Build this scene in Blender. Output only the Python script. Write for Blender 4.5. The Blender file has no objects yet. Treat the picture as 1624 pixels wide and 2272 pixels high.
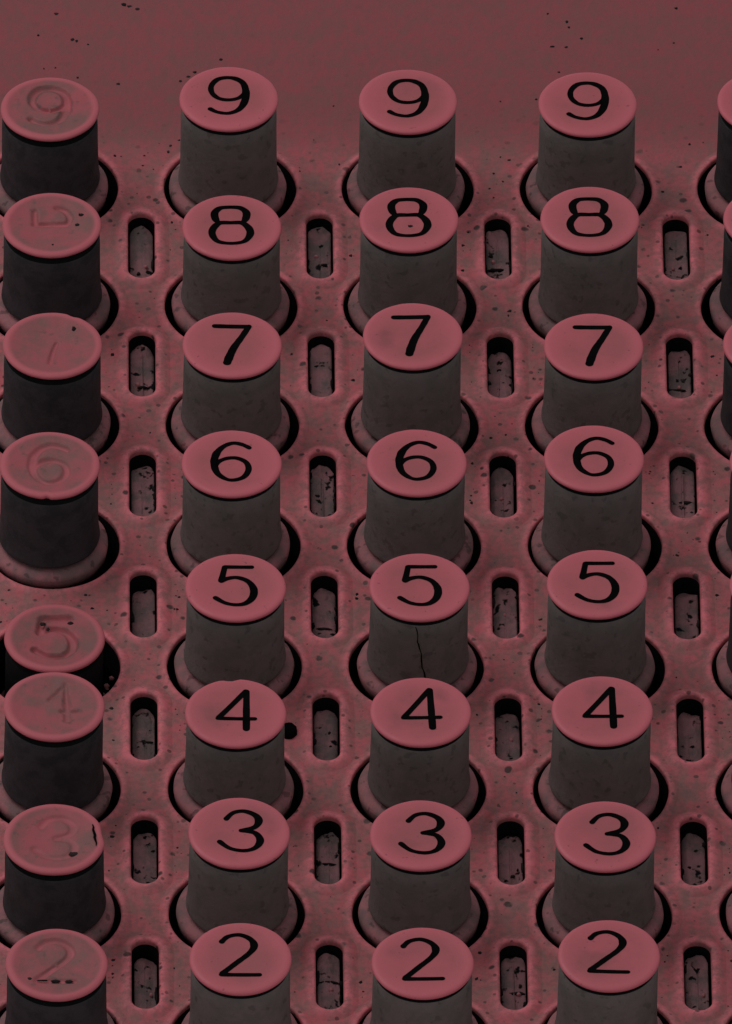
import bpy, bmesh, math, random
from mathutils import Vector, Matrix, noise
from mathutils.geometry import delaunay_2d_cdt

random.seed(7)
S = 0.019                      # metres per key pitch (19 mm); shapes below are in pitches
sc = bpy.context.scene
C = sc.collection

# ------------------------------------------------------------------ camera
ELEV, YAW, ROLL = 0.730436, 0.022541, -0.018487
DIST, TX, TY = 139.873, 0.23682, 0.78171
def camera():
    c, s = math.cos(YAW), math.sin(YAW)
    se, ce = math.sin(ELEV), math.cos(ELEV)
    R = Vector((c, -s, 0)); U = Vector((s*se, c*se, ce)); F = Vector((s*ce, c*ce, -se))
    cr, sr = math.cos(ROLL), math.sin(ROLL)
    right = cr*R - sr*U; up = sr*R + cr*U
    m = Matrix((right, up, -F)).transposed().to_4x4()
    m.translation = (Vector((TX, TY, 0)) - DIST*F)*S
    cd = bpy.data.cameras.new('camera'); cd.sensor_width = 36; cd.lens = 56000/2272*36
    cd.clip_start = 0.05; cd.clip_end = 50
    co = bpy.data.objects.new('camera', cd); co.matrix_world = m
    C.objects.link(co); sc.camera = co
camera()

# ------------------------------------------------------------------ light
w = bpy.data.worlds.new('World'); sc.world = w; w.use_nodes = True
bg = w.node_tree.nodes['Background']
bg.inputs['Color'].default_value = (0.93, 0.96, 1.0, 1); bg.inputs['Strength'].default_value = 0.37
def area(name, loc, target, size, power):
    l = bpy.data.lights.new(name, 'AREA'); l.shape = 'DISK'; l.size = size; l.energy = power
    o = bpy.data.objects.new(name, l); C.objects.link(o); o.location = loc
    o.rotation_euler = (Vector(target)-Vector(loc)).to_track_quat('-Z', 'Y').to_euler()
area('soft_light', (-0.30, 0.22, 0.56), (0, -0.01, 0), 0.45, 1.34)  # soft area lamp above, from the back left
sc.view_settings.view_transform = 'Standard'
sc.view_settings.look = 'None'
sc.view_settings.exposure = -0.27
sc.view_settings.gamma = 1.0

# ------------------------------------------------------------------ materials
def nodes(name):
    m = bpy.data.materials.new(name); m.use_nodes = True
    nt = m.node_tree; b = nt.nodes['Principled BSDF']
    return m, nt, b
class G:
    def __init__(s, nt): s.nt = nt; s.tc = nt.nodes.new('ShaderNodeTexCoord'); s.oi = nt.nodes.new('ShaderNodeObjectInfo')
    def coord(s, stretch=(1,1,1), vary=True):
        mp = s.nt.nodes.new('ShaderNodeMapping')
        mp.inputs['Scale'].default_value = [1/S*k for k in stretch]
        s.nt.links.new(s.tc.outputs['Object'], mp.inputs['Vector'])
        if not vary: return mp.outputs[0]
        a = s.nt.nodes.new('ShaderNodeVectorMath'); a.operation = 'MULTIPLY_ADD'
        s.nt.links.new(s.oi.outputs['Random'], a.inputs[0])
        a.inputs[1].default_value = (37.0, 91.0, 53.0)
        s.nt.links.new(mp.outputs[0], a.inputs[2])
        return a.outputs[0]
    def noise(s, vec, scale, detail=3, rough=.55, dist=0):
        n = s.nt.nodes.new('ShaderNodeTexNoise'); n.inputs['Scale'].default_value = scale
        n.inputs['Detail'].default_value = detail; n.inputs['Roughness'].default_value = rough
        n.inputs['Distortion'].default_value = dist
        s.nt.links.new(vec, n.inputs['Vector']); return n.outputs['Fac']
    def ramp(s, fac, lo, hi, a=0.0, b=1.0):
        n = s.nt.nodes.new('ShaderNodeMapRange'); n.interpolation_type = 'SMOOTHSTEP'
        n.inputs[1].default_value = lo; n.inputs[2].default_value = hi
        n.inputs[3].default_value = a; n.inputs[4].default_value = b
        s.nt.links.new(fac, n.inputs[0]); return n.outputs[0]
    def mix(s, fac, a, b):
        n = s.nt.nodes.new('ShaderNodeMix'); n.data_type = 'RGBA'
        for sock, v in ((n.inputs[0], fac), (n.inputs[6], a), (n.inputs[7], b)):
            if isinstance(v, (int, float)): sock.default_value = v
            elif isinstance(v, tuple): sock.default_value = v if len(v) == 4 else v + (1,)
            else: s.nt.links.new(v, sock)
        return n.outputs[2]
    def math(s, op, a, b):
        n = s.nt.nodes.new('ShaderNodeMath'); n.operation = op
        for i, v in enumerate((a, b)):
            if isinstance(v, (int, float)): n.inputs[i].default_value = v
            else: s.nt.links.new(v, n.inputs[i])
        return n.outputs[0]
    def bump(s, h, strength, dist, bsdf):
        n = s.nt.nodes.new('ShaderNodeBump'); n.inputs['Strength'].default_value = strength
        n.inputs['Distance'].default_value = dist*S
        s.nt.links.new(h, n.inputs['Height']); s.nt.links.new(n.outputs[0], bsdf.inputs['Normal'])

def plate_material():
    m, nt, b = nodes('rose_enamel'); g = G(nt); v = g.coord(vary=False)
    red, dull, pale = (.60, .132, .152), (.35, .170, .156), (.68, .148, .174)
    f1 = g.ramp(g.noise(v, 2.2, 6, .75), .42, .60)
    f2 = g.ramp(g.noise(g.coord((1.7, .8, 1), False), 11, 4, .7), .43, .58)
    col = g.mix(g.math('MULTIPLY', g.math('ADD', f1, f2), .45), red, dull)
    col = g.mix(g.ramp(g.noise(v, 5.5, 2), .55, .75, 0, .55), col, pale)
    # darker red above row nine, lighter red over the keyboard area
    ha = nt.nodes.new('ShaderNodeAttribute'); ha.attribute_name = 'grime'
    top_tone = g.mix(g.math('MULTIPLY', g.math('ADD', f1, f2), .40), (.345, .074, .086), (.245, .092, .090))
    col = g.mix(g.ramp(ha.outputs['Fac'], .1, 1.0), top_tone, col)
    at = nt.nodes.new('ShaderNodeAttribute'); at.attribute_name = 'wear_highlight'
    wf = g.math('MULTIPLY', at.outputs['Fac'], g.ramp(g.noise(v, 11, 3), .30, .60, .55, 1.0))
    col = g.mix(wf, col, (.92, .225, .262))  # pale highlight put into the rim colour along holes and slots
    col = g.mix(g.ramp(g.noise(v, 28, 3, .6), .40, .68, 0, .30), col, (.22, .095, .09))       # fine grain
    # handling grime between the keys (cleaner above row nine)
    ga = nt.nodes.new('ShaderNodeAttribute'); ga.attribute_name = 'grime'
    def dots(scale, size, keep):                 # soft round fly-specks, a random few of the cells
        vo = nt.nodes.new('ShaderNodeTexVoronoi'); vo.inputs['Scale'].default_value = scale
        nt.links.new(v, vo.inputs['Vector'])
        sep = nt.nodes.new('ShaderNodeSeparateColor'); nt.links.new(vo.outputs['Color'], sep.inputs[0])
        lim = g.math('MULTIPLY', sep.outputs[1], size)
        near = g.ramp(g.math('SUBTRACT', g.math('ADD', vo.outputs['Distance'], g.math('MULTIPLY', g.noise(v, 28, 3), .34)), lim), .0, .14, 1, 0)
        return g.math('MULTIPLY', near, g.ramp(sep.outputs[0], keep, keep+.02))
    sp = g.math('MAXIMUM', dots(12, .38, .55), g.math('MULTIPLY', dots(21, .40, .45), .8))
    sp = g.math('MULTIPLY', sp, ga.outputs['Fac'])
    col = g.mix(g.math('MULTIPLY', sp, .90), col, (.045, .036, .032))
    sm = g.math('MULTIPLY', g.ramp(g.noise(v, 7, 5, .68), .45, .64), ga.outputs['Fac'])
    col = g.mix(g.math('MULTIPLY', sm, .46), col, (.22, .140, .126))
    nt.links.new(col, b.inputs['Base Color'])
    b.inputs['Roughness'].default_value = .62; b.inputs['Specular IOR Level'].default_value = .25
    g.bump(g.noise(v, 16, 5, .7), .25, .03, b)
    return m
def simple(name, col, col2, rough, spec=.3, sc1=6, bump=.0, speck=None, specks=.0):
    m, nt, b = nodes(name); g = G(nt); v = g.coord()
    c = g.mix(g.ramp(g.noise(v, sc1, 4, .65), .38, .64), col, col2)
    if speck:
        sp = g.ramp(g.noise(v, 17, 2, .5), .60, .68)
        c = g.mix(g.math('MULTIPLY', sp, specks), c, speck)
    nt.links.new(c, b.inputs['Base Color'])
    b.inputs['Roughness'].default_value = rough; b.inputs['Specular IOR Level'].default_value = spec
    if bump: g.bump(g.noise(v, 28, 4, .7), bump, .02, b)
    return m
M_PLATE = plate_material()
M_BORE_SHADE = simple('shaded_bore', (.006,.006,.006), (.012,.010,.010), .9, .1)  # hole and slot walls coloured black to stand for their shade
def cap_material():
    m, nt, b = nodes('pink_cap'); g = G(nt); v = g.coord()
    c = g.mix(g.ramp(g.noise(v, 2.4, 4, .6), .36, .66), (.54,.118,.140), (.43,.110,.120))
    c = g.mix(g.ramp(g.noise(v, 3.0, 3, .55), .58, .74, 0, .55), c, (.26,.080,.085))      # finger grease
    at = nt.nodes.new('ShaderNodeAttribute'); at.attribute_name = 'wear_highlight'
    c = g.mix(g.math('MULTIPLY', at.outputs['Fac'], .85), c, (.66,.142,.175))  # soft light halo towards the rim, put into the cap colour
    c = g.mix(g.ramp(g.noise(v, 34, 2, .5), .70, .76, 0, .45), c, (.12,.045,.045))
    nt.links.new(c, b.inputs['Base Color'])
    b.inputs['Specular IOR Level'].default_value = .3
    nt.links.new(g.ramp(g.noise(v, 5, 4, .7), .3, .7, .42, .62), b.inputs['Roughness'])
    g.bump(g.noise(v, 20, 4, .7), .10, .02, b)
    return m
M_CAP = cap_material()
def worn_cap_material():
    m, nt, b = nodes('worn_cap'); g = G(nt); v = g.coord()
    c = g.mix(g.ramp(g.noise(v, 4, 5, .7), .36, .64), (.43,.096,.110), (.25,.108,.102))
    c = g.mix(g.ramp(g.noise(v, 15, 3, .6), .60, .72, 0, .55), c, (.13,.085,.078))
    at = nt.nodes.new('ShaderNodeAttribute'); at.attribute_name = 'wear_highlight'
    c = g.mix(g.math('MULTIPLY', at.outputs['Fac'], .95), c, (.58,.130,.155))  # worn rim, plus highlight painted into the cut numeral
    ga = nt.nodes.new('ShaderNodeAttribute'); ga.attribute_name = 'grime'  # on caps: mask of the painted shade line round the numeral
    gf = g.math('MULTIPLY', ga.outputs['Fac'], g.ramp(g.noise(v, 9, 3, .6), .42, .62, .0, .9))
    c = g.mix(gf, c, (.06,.05,.042))  # dark shade line painted round the cut numeral
    nt.links.new(c, b.inputs['Base Color'])
    b.inputs['Roughness'].default_value = .55; b.inputs['Specular IOR Level'].default_value = .3
    g.bump(g.noise(v, 20, 4, .7), .15, .02, b)
    return m
M_WORN = worn_cap_material()
M_STEM = simple('grey_stem', (.185,.150,.140), (.150,.132,.120), .75, .15, 9, .28, (.05,.045,.04), .35)
M_STEMB = simple('black_stem', (.055,.048,.051), (.036,.035,.036), .70, .12, 9, .25)
M_STEM_SHADE = simple('shaded_stem', (.012,.011,.011), (.009,.009,.009), .9, .05)  # near-black colour stands in for shade on the pressed key
M_FLANGE = simple('dusty_flange', (.42,.160,.172), (.24,.135,.132), .75, .2, 7, .3, (.03,.025,.025), .5)
M_INK = simple('black_enamel', (.0025,.0025,.0025), (.004,.004,.004), .9, .02)
M_SLOT = simple('dull_slot_metal', (.38,.175,.185), (.18,.130,.125), .8, .15, 5, .7, (.006,.006,.006), 1.0)
M_TRAY = simple('black_interior', (.006,.006,.006), (.009,.009,.009), .9, .1)
M_GRIME = simple('black_grime', (.010,.008,.008), (.035,.026,.024), .85, .15)
M_CHIP = simple('pink_chip', (.55,.20,.21), (.40,.15,.15), .7, .2)

# ------------------------------------------------------------------ helpers
def obj(name, verts, faces, mats, parent=None, smooth=True, mi=None, attrs=None):
    me = bpy.data.meshes.new(name)
    me.from_pydata([(x*S, y*S, z*S) for x, y, z in verts], [], faces)
    for m in (mats if isinstance(mats, list) else [mats]): me.materials.append(m)
    if mi: me.polygons.foreach_set('material_index', mi)
    me.polygons.foreach_set('use_smooth', [smooth]*len(me.polygons))
    for k, vals in (attrs or {}).items():
        me.attributes.new(k, 'FLOAT', 'POINT').data.foreach_set('value', vals)
    me.update()
    o = bpy.data.objects.new(name, me); C.objects.link(o)
    if parent: o.parent = parent
    return o
def inst(src, name, parent):
    o = bpy.data.objects.new(name, src if isinstance(src, bpy.types.Mesh) else src.data)
    C.objects.link(o); o.parent = parent; return o
def lathe(profile, n=72, wob=None):
    """profile [(r,z)] from first to last ring -> verts, faces (open ends)"""
    V, F = [], []
    for j, (r, z) in enumerate(profile):
        for i in range(n):
            a = 2*math.pi*i/n
            rr = r*(1 + (wob(a, j) if wob else 0))
            V.append((rr*math.cos(a), rr*math.sin(a), z))
    for j in range(len(profile)-1):
        for i in range(n):
            k = (i+1) % n
            F.append((j*n+i, j*n+k, (j+1)*n+k, (j+1)*n+i))
    return V, F
def smoothline(pts, sub=8):
    out = []
    for i in range(len(pts)-1):
        p0 = pts[max(i-1, 0)]; p1 = pts[i]; p2 = pts[i+1]; p3 = pts[min(i+2, len(pts)-1)]
        for s in range(sub):
            t = s/sub
            out.append(tuple(.5*((2*b) + (-a+c)*t + (2*a-5*b+4*c-d)*t*t + (-a+3*b-3*c+d)*t**3)
                             for a, b, c, d in zip(p0, p1, p2, p3)))
    out.append(tuple(pts[-1])); return out

# ------------------------------------------------------------------ numerals
# strokes in cap radii (u right, v up): lists of (u, v, half width); 'L' straight, 'C' curved
def conv(strokes, cx, cy, rx, ry):
    res = []
    for kind, pts in strokes:
        p = [((x-cx)/rx*.915, -(y-cy)/ry*1.04, h*1.08) for x, y, h in pts]
        res.append(smoothline(p) if kind == 'C' else p)
    return res
T, N, B = .046, .054, .072
NUM = {
 9: conv([('C', [(922,486,N),(955,500,T),(1008,506,T),(1058,490,.058),(1088,455,B),(1097,412,B),(1086,374,.062),(1052,354,N),(1008,348,T),(962,356,N),(932,383,N),(934,414,N),(966,438,T),(1015,445,T),(1062,437,T),(1092,416,.05)])], 1013,438,218,148),
 8: conv([('C', [(992,879,T),(1040,883,N),(1069,903,B),(1066,930,B),(1045,947,T),(992,948,T),(938,947,T),(918,930,B),(916,903,B),(944,883,N),(992,879,T)]),
          ('C', [(992,948,T),(1045,949,N),(1078,972,B),(1086,1000,B),(1062,1031,N),(1020,1042,T),(965,1042,T),(922,1031,N),(900,1000,B),(908,972,B),(940,949,N),(992,948,T)])], 997,966,222,152),
 7: conv([('L', [(940,327,N),(1104,327,N)]), ('C', [(1104,327,.055),(1072,372,.062),(1036,420,.07),(1016,460,.078),(1004,492,.078)])], 1027,408,220,155),
 6: conv([('C', [(1112,858,T),(1075,843,T),(1030,838,T),(985,854,N),(952,886,B),(942,930,B),(958,972,.062),(1000,998,T),(1040,1002,T),(1085,988,N),(1108,955,.06),(1096,922,N),(1052,903,T),(1005,904,T),(966,918,T),(946,940,N)])], 1027,925,222,155),
 5: conv([('L', [(1118,262,T),(990,262,T)]), ('L', [(988,264,N),(973,322,.06)]), ('C', [(973,324,.055),(1005,312,T),(1050,308,T),(1100,324,N),(1128,358,B),(1124,396,B),(1092,424,N),(1045,432,T),(992,424,T),(946,402,N)])], 1042,350,222,158),
 4: conv([('L', [(1086,812,.06),(1088,975,.068)]), ('L', [(1082,810,N),(955,926,N)]), ('L', [(950,930,T),(1128,930,T)])], 1036,903,224,158),
 3: conv([('C', [(994,236,N),(1028,210,T),(1080,203,T),(1132,220,.06),(1150,246,B),(1128,274,N),(1064,288,T)]), ('C', [(1064,288,T),(1128,298,N),(1155,332,B),(1132,366,N),(1078,380,T),(1010,370,T),(960,340,N)])], 1055,297,225,165),
 2: conv([('C', [(970,790,N),(1000,768,T),(1055,760,T),(1106,778,N),(1125,808,B),(1102,840,N),(1040,884,N),(975,932,.058)]), ('L', [(970,938,.05),(1152,938,T)])], 1060,862,225,167),
}
CAPR = .277
WORN_CUT = {   # what is left of the cut numerals of the leftmost column
 8: [[(-.33, .45, .045), (-.33, .08, .05)], [(-.35, .06, .05), (.28, .06, .055)],
     smoothline([(.10, .54, .03), (.27, .48, .05), (.37, .28, .06), (.34, .12, .05), (.26, .05, .04)])],
 7: [[(.08, .10, .03), (.02, -.15, .045)], [(.02, -.15, .045), (-.04, -.52, .04)]],
 4: [[(.24, .62, .03), (.25, -.40, .06)], [(.15, -.14, .035), (.45, -.17, .04)], [(.20, .55, .015), (-.10, .20, .02)]],
}
def dish(rn, depth):                     # cap crown height by normalised radius
    if rn < .90: return -depth*(1-(rn/.90)**2)
    t = (rn-.90)/.10
    return -.016*(1-math.sqrt(max(0, 1-t*t)))
def numeral_mesh(name, strokes, depth, mat, lift=.0012):
    V, F = [], []
    def add(u, v, z): V.append((u*CAPR, v*CAPR, dish(math.hypot(u, v), depth)+z)); return len(V)-1
    for si, pts in enumerate(strokes):
        z = lift + .0003*si
        if len(pts) == 2:
            (a, b), k = pts, 6
            pts = [tuple(a[q]+(b[q]-a[q])*i/k for q in range(3)) for i in range(k+1)]
        n = len(pts); L = []; R = []; Cn = []
        for i, (u, v, h) in enumerate(pts):
            a = pts[max(i-1, 0)]; b = pts[min(i+1, n-1)]
            d = Vector((b[0]-a[0], b[1]-a[1]))
            if d.length < 1e-6: d = Vector((1, 0))
            d.normalize()
            h *= 1 + .10*noise.noise((u*9, v*9, si*3.1+len(strokes)))
            L.append(add(u-d.y*h, v+d.x*h, z)); R.append(add(u+d.y*h, v-d.x*h, z))
            if i in (0, n-1): Cn.append((u, v, h, d.copy()))
        for i in range(n-1): F.append((R[i], R[i+1], L[i+1], L[i]))
        for e, (u, v, h, d) in enumerate(Cn):
            base = math.atan2(d.y, d.x) + (math.pi/2 if e == 0 else -math.pi/2)
            arc = [add(u+h*math.cos(base+math.pi*k/8), v+h*math.sin(base+math.pi*k/8), z) for k in range(9)]
            F.append(tuple(arc))
    me = bpy.data.meshes.new(name)
    me.from_pydata([(x*S, y*S, zz*S) for x, y, zz in V], [], F); me.materials.append(mat); me.update()
    return me
def dist_strokes(u, v, strokes):
    best = 9
    for pts in strokes:
        for (x1, y1, h1), (x2, y2, h2) in zip(pts, pts[1:]):
            dx, dy = x2-x1, y2-y1; q = dx*dx+dy*dy
            t = 0 if q < 1e-9 else max(0, min(1, ((u-x1)*dx+(v-y1)*dy)/q))
            d = math.hypot(u-x1-t*dx, v-y1-t*dy) - (h1+t*(h2-h1))
            if d < best: best = d
    return best
def cap_mesh(name, mat, depth, worn=None, wear_depth=.014, notch=None, seed=0, cut_highlight=.5):
    """round key top, crowned rim and side; the numeral of a worn cap is cut into the crown"""
    n = 120 if worn else 72
    rings = [i/30*.86 for i in range(1, 31)] if worn else [.2, .4, .6, .75, .86]
    rings += [.90, .93, .955, .978, .993, 1.0]
    V = [(0, 0, dish(0, depth))]; W = [0.0]; Gm = [0.0]; F = []
    nx = seed*7.3
    def edge(a):                                   # slightly uneven outline, plus a chipped notch
        e = 1 + (.012 if worn else .006)*noise.noise((math.cos(a)*1.5+nx, math.sin(a)*1.5, seed)) + .004*noise.noise((math.cos(a)*5+nx, math.sin(a)*5, seed))
        for (na, nw, nd) in notch or ():
            d = abs((a-na+math.pi) % (2*math.pi)-math.pi)/nw
            if d < 1: e -= nd*(1-d*d)**2
        return e
    for rn in rings:
        for i in range(n):
            a = 2*math.pi*i/n; k = 1+(edge(a)-1)*rn**4
            u, v = rn*k*math.cos(a), rn*k*math.sin(a)
            z = dish(rn, depth)
            gv = wv = 0.0
            if worn and rn < .8:
                d = dist_strokes(u, v, worn)
                cut = max(0, min(1, (.035-d)/.06)); cut = cut*cut*(3-2*cut)
                z -= cut*wear_depth
                gv = max(0, 1-abs(d-.035)/.035)*(.8 if cut_highlight < .55 else .25)  # painted shade along the outer edge of the cut
                wv = cut_highlight*max(0, min(1, (.01-d)/.03))*max(0, min(1, .7+noise.noise((u*4+nx, v*4, 2.2))))  # painted highlight inside the cut, broken up by noise
            if worn: z += .004*noise.noise((u*3+nx, v*3, seed)) * (1 if rn < .86 else 0)
            V.append((u*CAPR, v*CAPR, z))
            W.append(max(wv, 0, min(1, (rn-.82)/.08)) if worn else max(0, min(1, (rn-.55)/.42))**1.4); Gm.append(gv)  # worn rim on worn caps, painted halo on the others
    ns = len(rings)
    side = [(.998, -.020), (.988, -.025), (.97, -.027), (.88, -.028)]
    for rn, z in side:
        for i in range(n):
            a = 2*math.pi*i/n; k = edge(a)*rn
            V.append((k*math.cos(a)*CAPR, k*math.sin(a)*CAPR, z)); W.append(.8); Gm.append(0)
    for i in range(n): F.append((0, 1+i, 1+(i+1) % n))
    for j in range(ns+len(side)-1):
        for i in range(n):
            k = (i+1) % n; a = 1+j*n
            F.append((a+i, a+n+i, a+n+k, a+k))
    me = bpy.data.meshes.new(name)
    me.from_pydata([(x*S, y*S, z*S) for x, y, z in V], [], F); me.materials.append(mat)
    me.polygons.foreach_set('use_smooth', [True]*len(me.polygons))
    me.attributes.new('wear_highlight', 'FLOAT', 'POINT').data.foreach_set('value', W)
    me.attributes.new('grime', 'FLOAT', 'POINT').data.foreach_set('value', Gm)  # on caps: painted shade along the edge of the cut numeral
    me.update(); return me

# ------------------------------------------------------------------ panel
HOLE_R, SLOT_W, SLOT_L = .371, .0745, .272      # radius; half width; half length
KEYS = [(c-2.5, 3.5-k) for c in range(1, 6) for k in range(8)]
SLOTS = [(c-1.0, 3.0-k) for c in range(4) for k in range(7)]
def stadium(cx, cy, hw, hl, n=14):
    P = []
    for i in range(n+1):
        a = math.pi*i/n; P.append((cx+hw*math.cos(a), cy+(hl-hw)+hw*math.sin(a)))
    for i in range(n+1):
        a = math.pi+math.pi*i/n; P.append((cx+hw*math.cos(a), cy-(hl-hw)+hw*math.sin(a)))
    return P
def circ(cx, cy, r, n=72, seed=0):
    return [(cx+(r+.004*noise.noise((math.cos(6.2832*i/n)*2+seed, math.sin(6.2832*i/n)*2, seed*.7)))*math.cos(6.2832*i/n),
             cy+(r+.004*noise.noise((math.cos(6.2832*i/n)*2+seed, math.sin(6.2832*i/n)*2, seed*.7)))*math.sin(6.2832*i/n)) for i in range(n)]
X0, X1, Y0, Y1 = -3.1, 3.8, -4.9, 7.2
def build_panel():
    LIP = [(.082, 0, 0), (.060, .007, .15), (.036, .018, .6), (.014, .020, 1.0), (.003, .013, .9), (0, .002, .6)]  # rims shaped to catch light; third value is their painted highlight
    LIPH = [(.055, 0, 0), (.040, .004, .2), (.020, .011, .7), (.007, .010, .8), (.001, .004, .7), (0, -.005, .5)]
    V2, E2, loops = [], [], []
    def loop2(P):
        b = len(V2); V2.extend(Vector(p) for p in P); n = len(P)
        E2.extend((b+i, b+(i+1) % n) for i in range(n))
    rect = [(X0, Y0), (X1, Y0), (X1, Y1), (X0, Y1)]
    loop2(rect)
    profs = []
    for i, (x, y) in enumerate(KEYS): profs.append([circ(x, y, HOLE_R+o, seed=i+1) for o, _, _ in LIPH])
    for (x, y) in SLOTS: profs.append([stadium(x, y, SLOT_W+o, SLOT_L+o) for o, _, _ in LIP])
    for p in profs: loop2(p[0])
    for gx in range(24):                        # inner points, so that soft masks can vary over the sheet
        for gy in range(42):
            x = X0+.15+gx*.29; y = Y0+.15+gy*.29
            if all(math.hypot(x-a, y-b) > HOLE_R+.09 for a, b in KEYS) and all(abs(x-a) > .18 or abs(y-b) > .385 for a, b in SLOTS):
                V2.append(Vector((x, y)))
    vs, es, fs, *_ = delaunay_2d_cdt(V2, E2, [], 0, 1e-6)
    V = [(p.x, p.y, 0.0) for p in vs]; W = [0.0]*len(V); F = []; MI = []
    for f in fs:
        cx = sum(vs[i].x for i in f)/len(f); cy = sum(vs[i].y for i in f)/len(f)
        if any((cx-a)**2+(cy-b)**2 < (HOLE_R+.045)**2 for a, b in KEYS): continue
        if any(abs(cx-a) < SLOT_W+.080 and (max(0, abs(cy-b)-(SLOT_L-SLOT_W)))**2+(cx-a)**2 < (SLOT_W+.078)**2 for a, b in SLOTS): continue
        a, b, c = (vs[i] for i in f[:3])
        if (b-a).cross(c-a) < 0: f = list(reversed(f))
        F.append(tuple(f)); MI.append(0)
    for pi, p in enumerate(profs):
        n = len(p[0]); prev = None
        rings = [(P, z, wv, 0) for P, (o, z, wv) in zip(p, LIPH if pi < len(KEYS) else LIP)]
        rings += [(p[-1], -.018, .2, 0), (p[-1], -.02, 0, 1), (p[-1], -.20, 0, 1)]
        for P, z, wv, mt in rings:
            b = len(V); V.extend((x, y, z) for x, y in P); W.extend([wv]*n)
            if prev is not None:
                for i in range(n):
                    k = (i+1) % n; F.append((prev+i, prev+k, b+k, b+i)); MI.append(mt)
            prev = b
    # folded skirt
    b = len(V); V += [(x, y, 0) for x, y in rect] + [(x, y, -1.2) for x, y in rect]; W += [0]*8
    for i in range(4):
        k = (i+1) % 4; F.append((b+i, b+4+i, b+4+k, b+k)); MI.append(0)
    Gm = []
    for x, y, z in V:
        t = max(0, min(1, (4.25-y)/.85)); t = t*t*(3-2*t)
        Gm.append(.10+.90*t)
    me_o = obj('keyboard_panel', V, F, [M_PLATE, M_BORE_SHADE], None, True, MI, {'wear_highlight': W, 'grime': Gm})
    return me_o
panel = build_panel()
panel['label'] = 'dusty rose metal keyboard plate pierced with round key holes and upright oval slots'
panel['category'] = 'keyboard plate'
# black inside of the machine
tv, tf = [], []
for z in (-.9, -1.1):
    tv += [(X0+.05, Y0+.05, z), (X1-.05, Y0+.05, z), (X1-.05, Y1-.05, z), (X0+.05, Y1-.05, z)]
tf = [(0, 1, 2, 3), (7, 6, 5, 4), (0, 4, 5, 1), (1, 5, 6, 2), (2, 6, 7, 3), (3, 7, 4, 0)]
obj('inner_tray', tv, tf, M_TRAY, panel, False)

# ------------------------------------------------------------------ slot inserts
def insert_mesh(seed, depth, hw, hl, tilt):
    rnd = random.Random(seed)
    P0 = stadium(0, 0, hw, hl, 12); n = len(P0)
    V, F = [], []
    scales = [1, .96, .84, .7, .55, .4, .25, .1]
    for j, s in enumerate(scales):
        for (x, y) in P0:
            X = x*s; Y = y*s if s > .9 else math.copysign(max(0, abs(y)-hw*(1-s)), y) if abs(y) > hw*(1-s) else y*s
            z = -depth - (.012 if j == 0 else 0) + tilt*Y
            z += .024*noise.noise((X*13+seed*3.7, Y*13, seed)) + .011*noise.noise((X*38+seed, Y*38, seed*2.3))
            if j < 2: X *= 1-.10*abs(noise.noise((Y*17, seed*1.9, math.copysign(3, x)))); z -= .02*max(0, noise.noise((Y*11, seed*2.7, math.copysign(5, x))))
            V.append((X, Y, z))
    for j in range(len(scales)-1):
        for i in range(n):
            k = (i+1) % n; F.append((j*n+i, j*n+k, (j+1)*n+k, (j+1)*n+i))
    F.append(tuple((len(scales)-1)*n+i for i in range(n)))
    b = len(V)
    V += [(x, y, -depth-.25) for x, y in P0]
    for i in range(n):
        k = (i+1) % n; F.append((b+i, b+k, k, i))
    return V, F
def lump(V, F, x, y, z, rx, ry, rz, seed, n=7, rag=.75):
    """low irregular crumb, added to V, F"""
    rnd = random.Random(seed); b = len(V)
    for j, (rs, zs) in enumerate(((1.0, 0), (.92, .55), (.55, 1.0))):
        for i in range(n):
            a = 2*math.pi*i/n; k = rs*(1+rag*(rnd.random()-.5))
            V.append((x+rx*k*math.cos(a), y+ry*k*math.sin(a), z+rz*zs))
    for j in range(2):
        for i in range(n):
            k = (i+1) % n; F.append((b+j*n+i, b+j*n+k, b+(j+1)*n+k, b+(j+1)*n+i))
    F.append(tuple(b+2*n+i for i in range(n)))
pit_V, pit_F = [], []           # black crumbs lodged in the slots
chip_V, chip_F = [], []
for i, (x, y) in enumerate(SLOTS):
    rnd = random.Random(100+i)
    depth = .070+.040*rnd.random()
    hw = SLOT_W-.004-.007*rnd.random(); hl = SLOT_L-.010
    V, F = insert_mesh(i+1, depth, hw, hl, .10*(rnd.random()-.35))
    o = obj('slot_insert', V, F, M_SLOT, panel)
    o.location = ((x+.006*(rnd.random()-.6))*S, (y-.003)*S, 0)
    for q in range(rnd.randint(2, 6)):
        t = rnd.random()
        if t < .8:                                   # packed along the side walls
            px = x + rnd.choice((-1, 1))*hw*(.90+.1*rnd.random()); rx, ry = .006+.008*rnd.random(), .012+.035*rnd.random()
        else:
            px = x + (rnd.random()-.5)*hw*1.4; rx, ry = .006+.012*rnd.random(), .004+.008*rnd.random()
        py = y - SLOT_L*.8 + rnd.random()*SLOT_L*1.45
        lump(pit_V, pit_F, px, py, -depth-.006, rx, ry, .012+.01*rnd.random(), 1000+i*20+q, 9)
    if rnd.random() < .65:
        lump(pit_V, pit_F, x+(rnd.random()-.5)*.03, y-SLOT_L*.80, -depth-.01, .030+.03*rnd.random(), .014, .03, 77+i, 11)
    if rnd.random() < .45:                           # dark break across the insert
        lump(pit_V, pit_F, x+(rnd.random()-.5)*.05, y+(rnd.random()-.55)*.2, -depth-.008, .03+.03*rnd.random(), .007+.006*rnd.random(), .016, 277+i, 11)
    if rnd.random() < .4:
        lump(chip_V, chip_F, x+(rnd.random()-.5)*.07, y-(rnd.random()-.2)*.12, -depth-.005, .012, .014, .016, 177+i)
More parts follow.
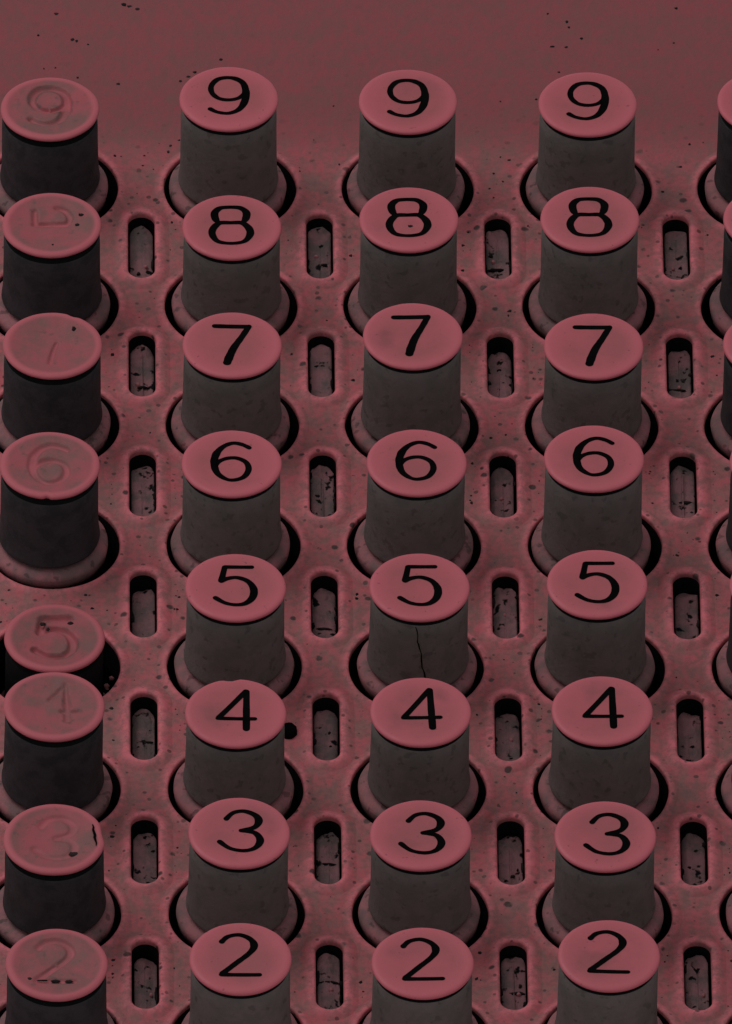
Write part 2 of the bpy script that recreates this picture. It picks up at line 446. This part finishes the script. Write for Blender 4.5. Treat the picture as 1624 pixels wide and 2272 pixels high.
lump(chip_V, chip_F, SLOTS[13][0]-.028, SLOTS[13][1]-.085, -.115, .018, .032, .035, 5)   # pale chip in a lower slot
for o in (obj('slot_crumb', pit_V, pit_F, M_GRIME, panel), obj('pink_crumb', chip_V, chip_F, M_CHIP, panel)):
    o['kind'] = 'stuff'

# ------------------------------------------------------------------ dirt on the plate
SPOTS = [(-1.091,5.083,9),(-1.06,5.07,7),(-1.015,5.045,7),(-1.475,5.003,7),(-1.385,4.777,9),(-1.36,4.765,7),(-1.577,4.815,5),(-1.296,4.738,4),(-1.126,4.397,6),(-1.355,4.45,5),(-1.48,4.535,4),(-1.546,4.526,4),(-0.545,4.61,7),(-0.693,4.5,7),(-0.729,4.461,6),(-0.775,4.422,5),(1.31,5.019,5),(1.418,4.949,8),(1.428,4.902,6),(1.498,4.805,7),(1.331,4.734,6),(1.41,4.73,6),(2.039,5.07,6),(2.092,3.895,7),(-1.146,3.78,6),(-0.981,3.781,4),(1.235,4.278,4),(1.365,4.512,4),(1.031,4.257,4),(1.024,3.781,4),(0.089,4.213,4),(0.984,3.638,5),(1.074,3.754,5),(2.038,3.702,5),(1.932,3.489,6),(2.096,3.452,5),(-0.107,3.651,5),(-1.036,2.687,5),(-1.318,0.088,6),(-1.281,-0.024,6),(1.056,2.469,7),(2.02,4.769,4),(1.93,4.71,4)]
V, F = [], []
for i, (x, y, r) in enumerate(SPOTS):
    r = r/400*.62
    lump(V, F, x, y, -.002, r*(1.1+.3*math.sin(i)), r*1.15, .005, i)
rnd = random.Random(5)
def free(x, y, m=.080):
    return all(math.hypot(x-a, y-b) > HOLE_R+m*.7 for a, b in KEYS) and all(abs(x-a) > SLOT_W+m or abs(y-b) > SLOT_L+m for a, b in SLOTS)
cnt = 0
while cnt < 330:
    x = -1.9+rnd.random()*4.3; y = -3.6+rnd.random()*7.6
    if cnt % 5 < 3:                                 # grime collects in a line beside the slots and round the holes
        if cnt % 5 == 2:
            a, b = rnd.choice(KEYS); t = rnd.random()*6.2832; q = HOLE_R+.085+.02*rnd.random(); x, y = a+q*math.cos(t), b+q*math.sin(t)
        else:
            a, b = rnd.choice(SLOTS); x = a+rnd.choice((-1, 1))*(SLOT_W+.105+.02*rnd.gauss(0, .6)); y = b+(rnd.random()-.5)*2*SLOT_L
    if not free(x, y): continue
    if noise.noise((x*1.3, y*1.3, 4)) < -.15 and rnd.random() < .8: continue
    r = (.003+.009*rnd.random()**3); cnt += 1
    lump(V, F, x, y, -.002, r*(.8+.5*rnd.random()), r*(.9+.6*rnd.random()), .004, 3000+cnt, 6)
o = obj('dirt_speck', V, F, M_GRIME, panel); o['kind'] = 'stuff'
V, F = [], []
lump(V, F, 0, 0, -.004, .048, .062, .045, 12, 16, .12)
o = obj('grime_lump', V, F, M_INK); o.location = (-.206*S, -1.03*S, 0)
o['label'] = 'black lump of grime on the plate, right of the four key with chipped rim'
o['category'] = 'grime lump'

# ------------------------------------------------------------------ keys
HEIGHT = {1: [.588,.601,.596,.601,.222,.627,.568,.572], 2: [.673,.592,.601,.616,.597,.578,.619,.62],
          3: [.658,.654,.676,.627,.605,.593,.603,.587], 4: [.643,.665,.604,.659,.64,.61,.601,.648],
          5: [.661,.664,.625,.64,.628,.602,.619,.629]}
SHIFT = {1: [-.012,-.003,-.004,-.02,.006,-.002,.007,.016], 2: [-.01,0,-.007,-.013,.001,-.008,.002,.011],
         3: [-.009,-.011,-.005,.001,.007,.001,-.004,-.008], 4: [-.001,-.003,-.001,-.017,-.014,-.008,-.003,-.007],
         5: [.002,.01,-.004,.004,-.014,-.006,-.004,-.008]}
H0 = .61
def stem_profile(h, k=1.0):
    t = h-.028
    return [(.20, t), (.247, t-.001), (.247, t-.034*k), (.251, t-.044*k), (.262, t-.052*k), (.267, t-.066*k), (.269, t-.12), (.269, t-.20), (.270, .30), (.271, .22),
            (.274, .15), (.278, .115), (.281, .095), (.281, .084), (.278, .075), (.268, .068), (.20, .066)]
NECK = 4                                        # neck groove rings, painted black as the shade under the cap
def stem_mesh(name, h, mat, seed, k=1.0):
    V, F = lathe(stem_profile(h, k), 72, lambda a, j: .004*noise.noise((math.cos(a)*2, math.sin(a)*2, j*.4+seed)))
    me = bpy.data.meshes.new(name); me.from_pydata([(x*S, y*S, z*S) for x, y, z in V], [], F)
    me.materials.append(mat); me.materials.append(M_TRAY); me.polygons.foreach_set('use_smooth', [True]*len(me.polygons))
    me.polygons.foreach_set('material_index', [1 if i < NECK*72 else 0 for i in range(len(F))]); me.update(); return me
def flange_mesh():
    prof = [(.22, .054), (.268, .052), (.292, .048), (.316, .038), (.327, .026), (.331, .012), (.328, -.01), (.322, -.05), (.22, -.06)]
    V, F = lathe(prof, 72, lambda a, j: .010*noise.noise((math.cos(a)*3, math.sin(a)*3, 9))*(1 if j > 1 else 0))
    me = bpy.data.meshes.new('flange'); me.from_pydata([(x*S, y*S, z*S) for x, y, z in V], [], F)
    me.materials.append(M_FLANGE); me.polygons.foreach_set('use_smooth', [True]*len(me.polygons)); me.update(); return me
FLANGE = flange_mesh()
NUM_MESH = {d: numeral_mesh('numeral', NUM[d], .008, M_INK) for d in NUM}
CAP_PLAIN = [cap_mesh('cap', M_CAP, .008, seed=s) for s in range(4)]
ORD = {2: 'second column from left', 3: 'third column from left', 4: 'fourth column from left'}
LABEL = {}
WORD = {2: 'two', 3: 'three', 4: 'four', 5: 'five', 6: 'six', 7: 'seven', 8: 'eight', 9: 'nine'}
for k in range(8):
    d = 9-k
    for c in (2, 3, 4):
        LABEL[c, d] = 'key with crisp black %s on a dark grey stem, %s' % (WORD[d], ORD[c])
LABEL[2, 9] = 'pink key with black nine right beside the faded engraved nine'
LABEL[4, 9] = 'pink key with black nine, rightmost of three black nines in the top row'
LABEL[3, 9] = 'pink key with black nine between two other black nines in the top row'
LABEL[3, 8] = 'pink key with black eight that has a tiny dark spot inside its lower loop'
LABEL[3, 5] = 'pink five key whose dark grey stem has a crack running down its front'
LABEL[2, 4] = 'pink four key with chipped upper rim and a black grime lump at its right'
LABEL[1, 9] = 'faded key with an almost invisible engraved nine, on a black stem, top left'
LABEL[1, 8] = 'dirty rose key with a half worn away eight and two black specks, leftmost column'
LABEL[1, 7] = 'rose key with only a trace of a seven inside a pale rim, leftmost column'
LABEL[1, 6] = 'worn six key with its black stem and base ring fully visible down to the plate'
LABEL[1, 5] = 'worn five key pushed down into its hole, lower than all the other keys'
LABEL[1, 4] = 'faded four key standing right in front of the pushed down five key'
LABEL[1, 3] = 'rubbed out three key with a black crack at the right side of its rim'
LABEL[1, 2] = 'faded two key with only the base line of the numeral still black, bottom left'
for k in range(8):
    d = 9-k
    LABEL[5, d] = ['topmost key cut off by the right edge, black stem',
        'key cut off by the right edge, beside the eight of the fourth column',
        'key cut off by the right edge, beside the seven of the fourth column',
        'cut off key at the right edge beside the six of the fourth column',
        'black stem at the right edge beside the five of the fourth column',
        'black stem at the right edge beside the four of the fourth column',
        'black stem at the right edge beside the three of the fourth column',
        'base ring at the lower right corner beside the two of the fourth column'][k]
def blob_part(name, items, parent, depth, mat=M_GRIME):
    V, F = [], []
    for i, (u, v, ru, rv) in enumerate(items):
        lump(V, F, u*CAPR, v*CAPR, dish(math.hypot(u, v), depth)-.004, ru*CAPR, rv*CAPR, .008, 40+i, 8)
    o = obj(name, V, F, mat, parent); return o
for c in range(1, 6):
    for k in range(8):
        d = 9-k; h = HEIGHT[c][k]; x = c-2.5+SHIFT[c][k]; y = 3.5-k
        rnd = random.Random(c*31+k)
        root = bpy.data.objects.new('number_key', None); C.objects.link(root)
        root.empty_display_size = .004
        # a key's own length varies a little; the pressed one sits deep in its hole
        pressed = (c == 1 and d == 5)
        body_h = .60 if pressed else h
        base = (h-.60) if pressed else 0
        root.location = (x*S, y*S, base*S)
        root.rotation_euler = (math.radians((k-3.5)*.35 + rnd.uniform(-.5, .5)), math.radians(rnd.uniform(-.5, .5)), 0)
        root['label'] = LABEL[c, d]; root['category'] = 'key'; root['group'] = 'numbered keys of the adding machine'
        stem = bpy.data.objects.new('stem', stem_mesh('stem', body_h, M_STEM_SHADE if pressed else M_STEMB if c in (1, 5) else M_STEM, c*8+k, .92 if c in (1, 5) else .60))
        C.objects.link(stem); stem.parent = root
        fl = inst(FLANGE, 'flange', root); fl.rotation_euler = (0, 0, rnd.random()*6.28); fl.location = (-.003*S, .004*S, 0)
        if c == 1:
            dep = .022 if d in (8, 7, 3) else .014
            wd = {9: .020, 8: .018, 7: .012, 6: .016, 5: .026, 4: .014, 3: .007, 2: .012}[d]
            me = cap_mesh('cap', M_WORN, dep, WORN_CUT.get(d, NUM[d]), wd, {6: [(-1.66, .09, .05)], 7: [(1.15, .16, .035)], 3: [(.12, .35, .05)]}.get(d), seed=20+d, cut_highlight={9: .5, 8: 1.0, 7: .6, 6: .7, 5: .5, 4: .15, 3: .56, 2: .8}[d])
        else:
            dep = .008
            me = CAP_PLAIN[rnd.randrange(4)]
            if (c, d) == (2, 4): me = cap_mesh('cap', M_CAP, dep, notch=[(1.68, .22, .07)], seed=3)
        cap = bpy.data.objects.new('cap', me); C.objects.link(cap); cap.parent = root
        cap.location = (0, 0, body_h*S); cap.rotation_euler = (0, 0, math.radians(rnd.uniform(-2, 2)))
        if c in (2, 3, 4):
            nm = inst(NUM_MESH[d], 'numeral', cap)
        if (c, d) == (3, 8): blob_part('dark_spot', [(.02, -.22, .055, .045)], cap, dep)
        if (c, d) == (1, 8): blob_part('dirt_speck', [(.60, .30, .05, .05), (.52, .0, .05, .05), (.0, -.62, .03, .03)], cap, dep)
        if (c, d) == (1, 7): blob_part('dirt_speck', [(.42, .52, .045, .08)], cap, dep)
        if (c, d) == (1, 5): blob_part('dirt_speck', [(-.22, .42, .05, .06), (.33, .42, .06, .055), (-.12, .28, .035, .05)], cap, dep)
        if (c, d) == (1, 2): blob_part('dirt_speck', [(-.52, -.44, .05, .06), (.0, -.47, .09, .04), (.26, -.47, .08, .045), (-.25, -.46, .12, .015)], cap, dep)
        if (c, d) == (1, 3):
            blob_part('dirt_speck', [(.37, -.42, .075, .075)], cap, dep)
            V, F = [], []
            for q in range(9):
                t = q/8; u = .76+.06*t+.01*math.sin(q*2.1); v = .36-.62*t; ww = .028*math.sin(math.pi*(.12+.8*t))
                for sgn in (-1, 1): V.append(((u+sgn*ww)*CAPR, v*CAPR, dish(.84, dep)+.004+.002*t))
            for q in range(8): F.append((2*q, 2*q+1, 2*q+3, 2*q+2))
            F = [tuple(reversed(f)) for f in F]
            obj('crack', V, F, M_INK, cap)
        if (c, d) == (3, 5):
            V, F = [], []
            prof = sorted(stem_profile(body_h)[4:15], key=lambda p: -p[1])
            def rad(z):
                for (r1, z1), (r2, z2) in zip(prof, prof[1:]):
                    if z2 <= z <= z1: return r1+(r2-r1)*(z1-z)/max(1e-6, z1-z2)
                return .28
            for q in range(21):
                t = q/20; z = body_h-.05-t*(body_h-.05-.08)
                ang = -math.pi/2 - .09 + .26*t + .014*math.sin(q*.9) + .006*math.sin(q*2.3); wdt = .008+.010*t*(1-.35*t)+.003*math.sin(q*1.3)
                for sgn in (-1, 1):
                    r = rad(z)+.0035
                    V.append((r*math.cos(ang+sgn*wdt), r*math.sin(ang+sgn*wdt), z))
            for q in range(20): F.append((2*q, 2*q+2, 2*q+3, 2*q+1))
            obj('crack', V, F, M_INK, stem)
# two pale crumbs down in the hole of the pressed key
V, F = [], []
lump(V, F, -1.175, -.475, -.12, .014, .016, .02, 3); lump(V, F, -1.205, -.54, -.12, .018, .02, .02, 4)
o = obj('pale_crumb', V, F, M_CHIP, panel)
